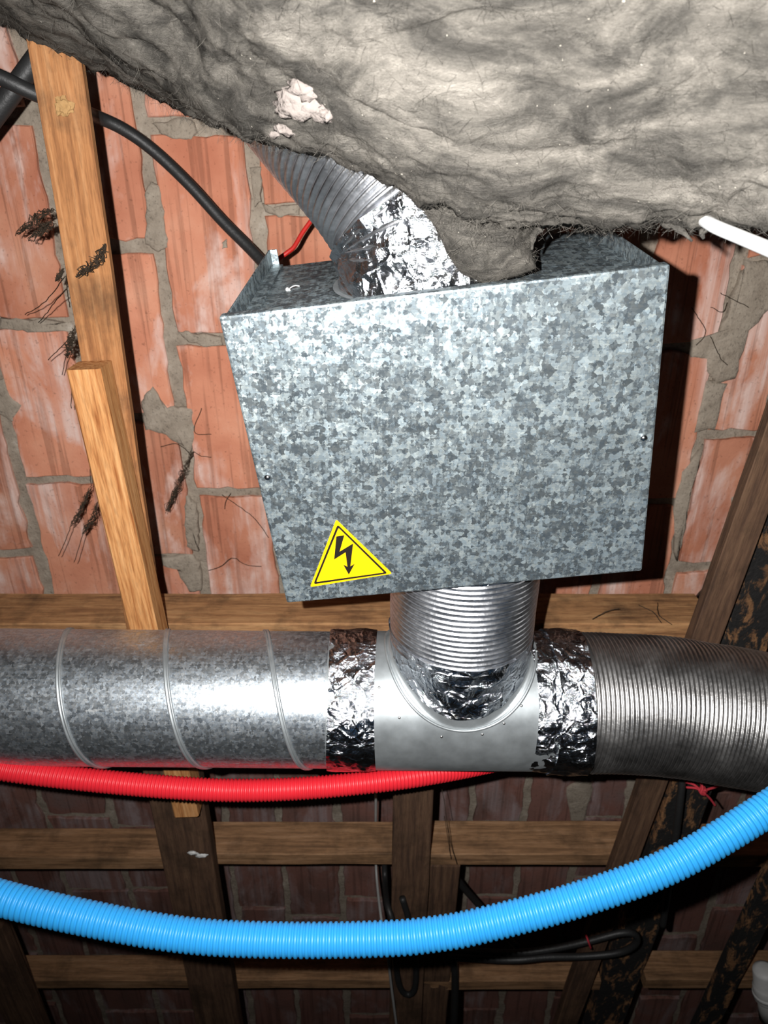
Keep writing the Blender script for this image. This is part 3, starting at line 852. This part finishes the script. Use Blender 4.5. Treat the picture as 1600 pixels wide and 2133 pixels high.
# ------------------------------------------------------------------ hoses and cables
ZB = 0.578
bl = [W(-330, 1752, ZB + .02), W(-150, 1822, ZB + .008), W(0, 1870, ZB + .002), W(200, 1916, ZB), W(400, 1949, ZB), W(600, 1958, ZB), W(800, 1955, ZB), W(900, 1946, ZB), W(1000, 1928, ZB),
      W(1200, 1875, ZB), W(1400, 1801, ZB), W(1600, 1684, ZB + .006), W(1760, 1575, ZB + .015), W(1900, 1460, ZB + .03)]
hb = corrugated('corrugated_hose', bl, 0.0133, 0.0014, 0.00458, M['blue'], None, 36, 'square')
tag(hb, 'bright blue corrugated hose hanging across the bottom front', 'hose')
rl = [W(-420, 1500, .72), W(-200, 1565, .79), W(0, 1601, .835), W(200, 1626, .85), W(400, 1643, .855), W(530, 1646, .86), W(660, 1640, .865), W(800, 1626, .875), W(900, 1611, .89), W(1000, 1592, .915), W(1100, 1570, .945), W(1230, 1535, .99)]
hr = corrugated('corrugated_hose', rl, 0.0135, 0.0013, 0.0046, M['red'], None, 32, 'square')
tag(hr, 'red corrugated hose sagging below the metal duct', 'hose')
cable('black_pipe', [WY(-90, 345, .90), WY(0, 226, .90), WY(60, 144, .905), WY(130, 50, .91), WY(200, -40, .92)], 0.0108, M['black'], 'thick black pipe at the top left corner behind the post', 'pipe', 40, 20)
cable('black_cable', [WY(-90, 125, .87), WY(0, 161, .875), WY(70, 194, .885), WY(130, 213, .91), WY(190, 238, 1.02), WY(255, 268, 1.05), WY(320, 314, 1.06), WY(395, 385, 1.06), WY(465, 462, 1.055), WY(535, 533, 1.04), WY(600, 610, 1.0)], 0.0080, M['black'],
      'black cable curving from the left post down behind the box', 'cable', 90, 14)
cable('red_wire', [WY(690, 400, 1.0), WY(655, 450, .99), WY(630, 485, .98), WY(612, 515, .97), WY(596, 528, .965), WY(575, 548, .96), WY(570, 600, .95)], 0.0029, M['redwire'], 'thin red wire behind the box beside the foil taped duct', 'wire', 40, 10)
cable('white_cable', [W(1462, 455, .46), W(1490, 472, .44), W(1540, 493, .42), W(1600, 518, .395), W(1690, 556, .365), W(1800, 600, .33)], 0.0040, M['white'], 'white cable poking out of the wool at the right', 'cable', 40, 16)
cable('grey_wire', [WY(784, 1560, .93), WY(783, 1660, .93), WY(783, 1800, .955), WY(793, 1905, .86), WY(806, 1975, .82), WY(816, 2060, .82), WY(832, 2180, .82)], 0.0026, M['grey'], 'thin grey wire hanging down below the blue hose', 'wire', 50, 8)
cable('black_cable', [WY(800, 1770, .955), WY(802, 1830, .93), WY(806, 1880, .85), WY(818, 1925, .822), WY(822, 1990, .825), WY(832, 2052, .825), WY(848, 2072, .825), WY(864, 2058, .825), WY(866, 2000, .83), WY(855, 1930, .83), WY(838, 1870, .835)], 0.0058, M['black'],
      'dark cable hanging in a loop on the grey middle post', 'cable', 80, 10)
cable('black_cable', [WY(940, 1815, .92), WY(965, 1848, .93), WY(1000, 1888, .94), WY(1040, 1935, .93), WY(1080, 1975, .9)], 0.007, M['black'], 'dark cable slanting down behind the blue hose right of middle', 'cable', 30, 10)
cable('black_cable', [WY(945, 1990, .855), WY(948, 2050, .85), WY(944, 2180, .84)], 0.0075, M['black'], 'dark cable hanging straight down below the blue hose', 'cable', 24, 10)
lo = cable('black_cable', [WY(930, 1978, .83), WY(1060, 1985, .80), WY(1140, 1978, .795), WY(1220, 1962, .79), WY(1290, 1944, .79), WY(1322, 1946, .79), WY(1324, 1966, .79), WY(1290, 1984, .795), WY(1220, 1992, .80), WY(1140, 1994, .80), WY(1060, 2000, .80), WY(930, 1994, .83)], 0.0062, M['black'],
      'dark cable bent into a flat loop with a pink tie', 'cable', 90, 10)
v, f = sweep([lo_ for lo_ in crom([WY(1221, 1948, .78), WY(1226, 1962, .776), WY(1231, 1976, .782)], 8)[0]], 0.0018, 8)
mk('cable_tie', v, f, M['twine'], lo)
cable('black_cable', [WY(1425, 1590, .84), WY(1418, 1660, .825), WY(1408, 1740, .82), WY(1395, 1830, .82), WY(1380, 1930, .82)], 0.006, M['black'], 'dark cable running down the stained post right of the tee', 'cable', 40, 10)
cable('black_pipe', [WY(1560, 1170, 1.0), WY(1500, 1215, 1.0), WY(1465, 1240, 1.06), WY(1430, 1290, 1.13)], 0.009, M['black'], 'short piece of black pipe behind the right post above the lath', 'pipe', 20, 12)
# red twine knot
tw = thing('twine_knot', WY(1460, 1680, .822), 'pink-red twine knotted round the stained post right of the tee', 'twine')
def twine(pts, r, name='strand'):
    path, _ = crom([WY(*p) for p in pts], 24); v, f = sweep(path, r, 8); return mk(name, v, f, M['twine'], tw)
twine([(1425, 1628, .83), (1445, 1634, .82), (1462, 1646, .815), (1482, 1642, .82), (1505, 1634, .835)], 0.002)
twine([(1430, 1640, .825), (1450, 1642, .818), (1464, 1650, .812), (1478, 1662, .815), (1490, 1678, .818)], 0.0019)
twine([(1436, 1622, .83), (1455, 1628, .822), (1464, 1640, .814), (1460, 1652, .81), (1468, 1656, .812)], 0.0019)
v, f = lump(WY(1464, 1646, .816), 0.006, 2.0); mk('knot', v, f, M['twine'], tw)
# white plastic cap
cp = thing('plastic_cap', WY(1590, 2085, .80), 'white plastic pipe cap at the lower right edge', 'cap')
ax = (WY(1594, 1990, .80) - WY(1602, 2085, .78)).normalized(); pc = WY(1598, 2080, .79)
path = [pc + ax * x for x in (0, .004, .030, .034, .037, .066, .070, .074)]
rr = [.021, .0235, .0235, .0225, .021, .021, .020, .012]
v, f = sweep(path, lambda i, a: rr[i], 28); mk('cap_body', v, f, M['white'], cp)
v, f = sweep([pc + ax * .010, pc + ax * .014, pc + ax * .018], lambda i, a: (.0238, .0250, .0238)[i], 28); mk('rib', v, f, M['white'], cp)
v, f = sweep([pc - ax * 0.05, pc - ax * 0.001], 0.017, 24); mk('pipe_end', v, f, M['grey'], cp)

# ------------------------------------------------------------------ cobwebs, splinter, crumbs
def cobweb(name, strips, threads, label):
    """dirty web: ragged ribbons plus thin threads; pts are (px, py, Y)"""
    allp = [WY(*p) for s in strips for p in s[0]] + [WY(*p) for t in threads for p in t]
    base = min(allp, key=lambda p: p.z)
    w = thing(name, base, label, 'cobweb', 'sooty cobwebs on the brick wall')
    for pts, wd in strips:
        path, L = crom([WY(*p) for p in pts], 26); fr = frames(path)
        vs = []; fs = []
        for k in range(40):                                         # a matted bundle of short threads
            i0 = random.randrange(0, 20); i1 = min(26, i0 + random.randrange(4, 14)); pp = []
            for i in range(i0, i1 + 1, 2):
                env = wd * 0.75 * math.sin(math.pi * min(1.0, (i + 3) / 31))
                pp.append(path[i] + fr[i][1] * random.gauss(0, env * .8) + fr[i][2] * random.gauss(0, env * .8))
            vv, ff = sweep(crom(pp, 8)[0], lambda i, a: random.uniform(0.00022, 0.0006), 4)
            o_ = len(vs); vs += vv; fs += [tuple(x + o_ for x in q) for q in ff]
        mk('web_clump', vs, fs, M['web'], w, smooth=False)
    for pts in threads:
        path, L = crom([WY(*p) for p in pts], 14)
        v, f = sweep([p + noise.noise_vector(p * 150) * 0.0012 for p in path], 0.0006, 5); mk('thread', v, f, M['web'], w)
    return w
cobweb('cobweb', [([(115, 437, .845), (90, 445, .87), (60, 470, .90), (30, 490, .93)], .0048), ([(116, 468, .845), (100, 470, .86), (80, 485, .89), (60, 502, .91)], .0056)], [], 'dark clump of cobweb sticking out left of the post, upper one')
cobweb('cobweb', [([(220, 508, .836), (208, 535, .826), (188, 556, .822), (158, 576, .832)], .0058)], [], 'dark cobweb strip lying across the front of the left post')
cobweb('cobweb', [([(132, 560, .848), (124, 575, .86), (116, 585, .875)], .003)],
       [[(136, 575, .85), (110, 610, .92), (80, 640, .98), (52, 655, 1.05)], [(140, 600, .85), (110, 635, .95), (95, 655, 1.02), (80, 672, 1.06)], [(142, 560, .85), (138, 590, .86), (146, 640, .9)]], 'thin cobweb threads left of the post below the clump')
cobweb('cobweb', [([(158, 680, .87), (148, 710, .89), (140, 745, .92)], .0055)], [[(160, 690, .87), (130, 720, .95), (100, 750, 1.02)], [(150, 700, .9), (138, 740, 1.0), (130, 780, 1.05)], [(152, 760, .9), (150, 810, .95), (148, 850, 1.0)]], 'ragged cobweb beside the top of the pine stick')
cobweb('cobweb', [([(402, 935, 1.11), (388, 970, 1.09), (370, 1015, 1.07), (345, 1070, 1.05)], .007)], [[(335, 930, 1.12), (370, 925, 1.115), (400, 950, 1.11)], [(420, 850, 1.12), (405, 900, 1.12), (440, 905, 1.12)], [(404, 940, 1.11), (420, 950, 1.115), (440, 952, 1.12)]], 'long black cobweb hanging on the bricks right of the post')
cobweb('cobweb', [([(190, 1010, 1.04), (178, 1040, 1.02), (160, 1075, 1.0), (146, 1100, 1.0)], .005), ([(205, 1045, 1.02), (192, 1080, 1.0), (172, 1115, .99)], .0058)],
       [[(146, 1100, 1.0), (135, 1130, 1.0), (122, 1158, 1.0)], [(172, 1115, .99), (163, 1145, .98), (154, 1172, .98)], [(196, 940, 1.127), (188, 980, 1.08), (190, 1012, 1.04)]], 'two black cobweb strands hanging left of the pine stick')
cobweb('cobweb', [], [[(435, 1188, 1.12), (460, 1180, 1.11), (485, 1162, 1.105), (510, 1176, 1.11), (545, 1180, 1.12)], [(462, 1030, 1.12), (490, 1050, 1.11), (530, 1080, 1.115), (560, 1120, 1.12)], [(480, 1028, 1.12), (470, 1045, 1.115), (468, 1060, 1.12)]], 'single cobweb threads on the bricks left of the box')
cobweb('cobweb', [], [[(1500, 610, 1.12), (1530, 625, 1.115), (1560, 640, 1.12)], [(1480, 640, 1.12), (1505, 650, 1.115), (1515, 630, 1.12)], [(1480, 700, 1.12), (1500, 745, 1.115), (1515, 760, 1.12)], [(1440, 640, 1.12), (1470, 690, 1.12), (1450, 720, 1.12)]], 'faint cobweb threads on the mortar right of the box')
cobweb('cobweb', [], [[(920, 1640, .9), (930, 1700, .87), (940, 1760, .85), (952, 1800, .845)], [(926, 1700, .88), (932, 1740, .86), (940, 1790, .85)]], 'fine web threads hanging beside the grey middle post')
cobweb('cobweb', [], [[(1235, 1290, .862), (1260, 1275, .861), (1290, 1268, .864)], [(1330, 1260, .90), (1360, 1275, .88), (1378, 1298, .863)], [(1370, 1255, .92), (1372, 1280, .875), (1400, 1300, .862)]], 'web threads on the lath right of the vertical flexible duct')
# splinter on the left post
v, f = lump(WY(133, 222, .835), 0.0085, 9.5, (1.0, 0.5, 1.0)); sp = mk('wood_splinter', v, f, M['chip'], None, smooth=False)
tag(sp, 'pale torn wood splinter near the top of the left post', 'splinter')
for i, (px, py, r) in enumerate(((402, 1777, .006), (420, 1782, .0065))):
    v, f = lump(WY(px, py, .836), r, 8 + i * 2, (1.5, 0.4, 0.7))
    o_ = mk('bird_dropping', v, f, M['white'], None); tag(o_, ('left' if i == 0 else 'right') + ' one of two white droppings on the wide dirty post', 'dropping')
fe = thing('white_fluff', BX(0.062, 0.019, 0.10), 'tiny white fluff on the box top left of the duct', 'fluff')
def ontop(px, py):
    d = W(px, py, 1.0) - cam.location; o = BX(0, 0.0185, 0)
    t = (o - cam.location).dot(bd) / d.dot(bd); return cam.location + d * t
v, f = lump(ontop(600, 604), 0.0022, 1.0); mk('tuft', v, f, M['white'], fe)
v, f = sweep(crom([ontop(598, 605), ontop(608, 600) - bd * .001, ontop(616, 597) - bd * .001, ontop(624, 596)], 10)[0], 0.0006, 6); mk('strand', v, f, M['white'], fe)
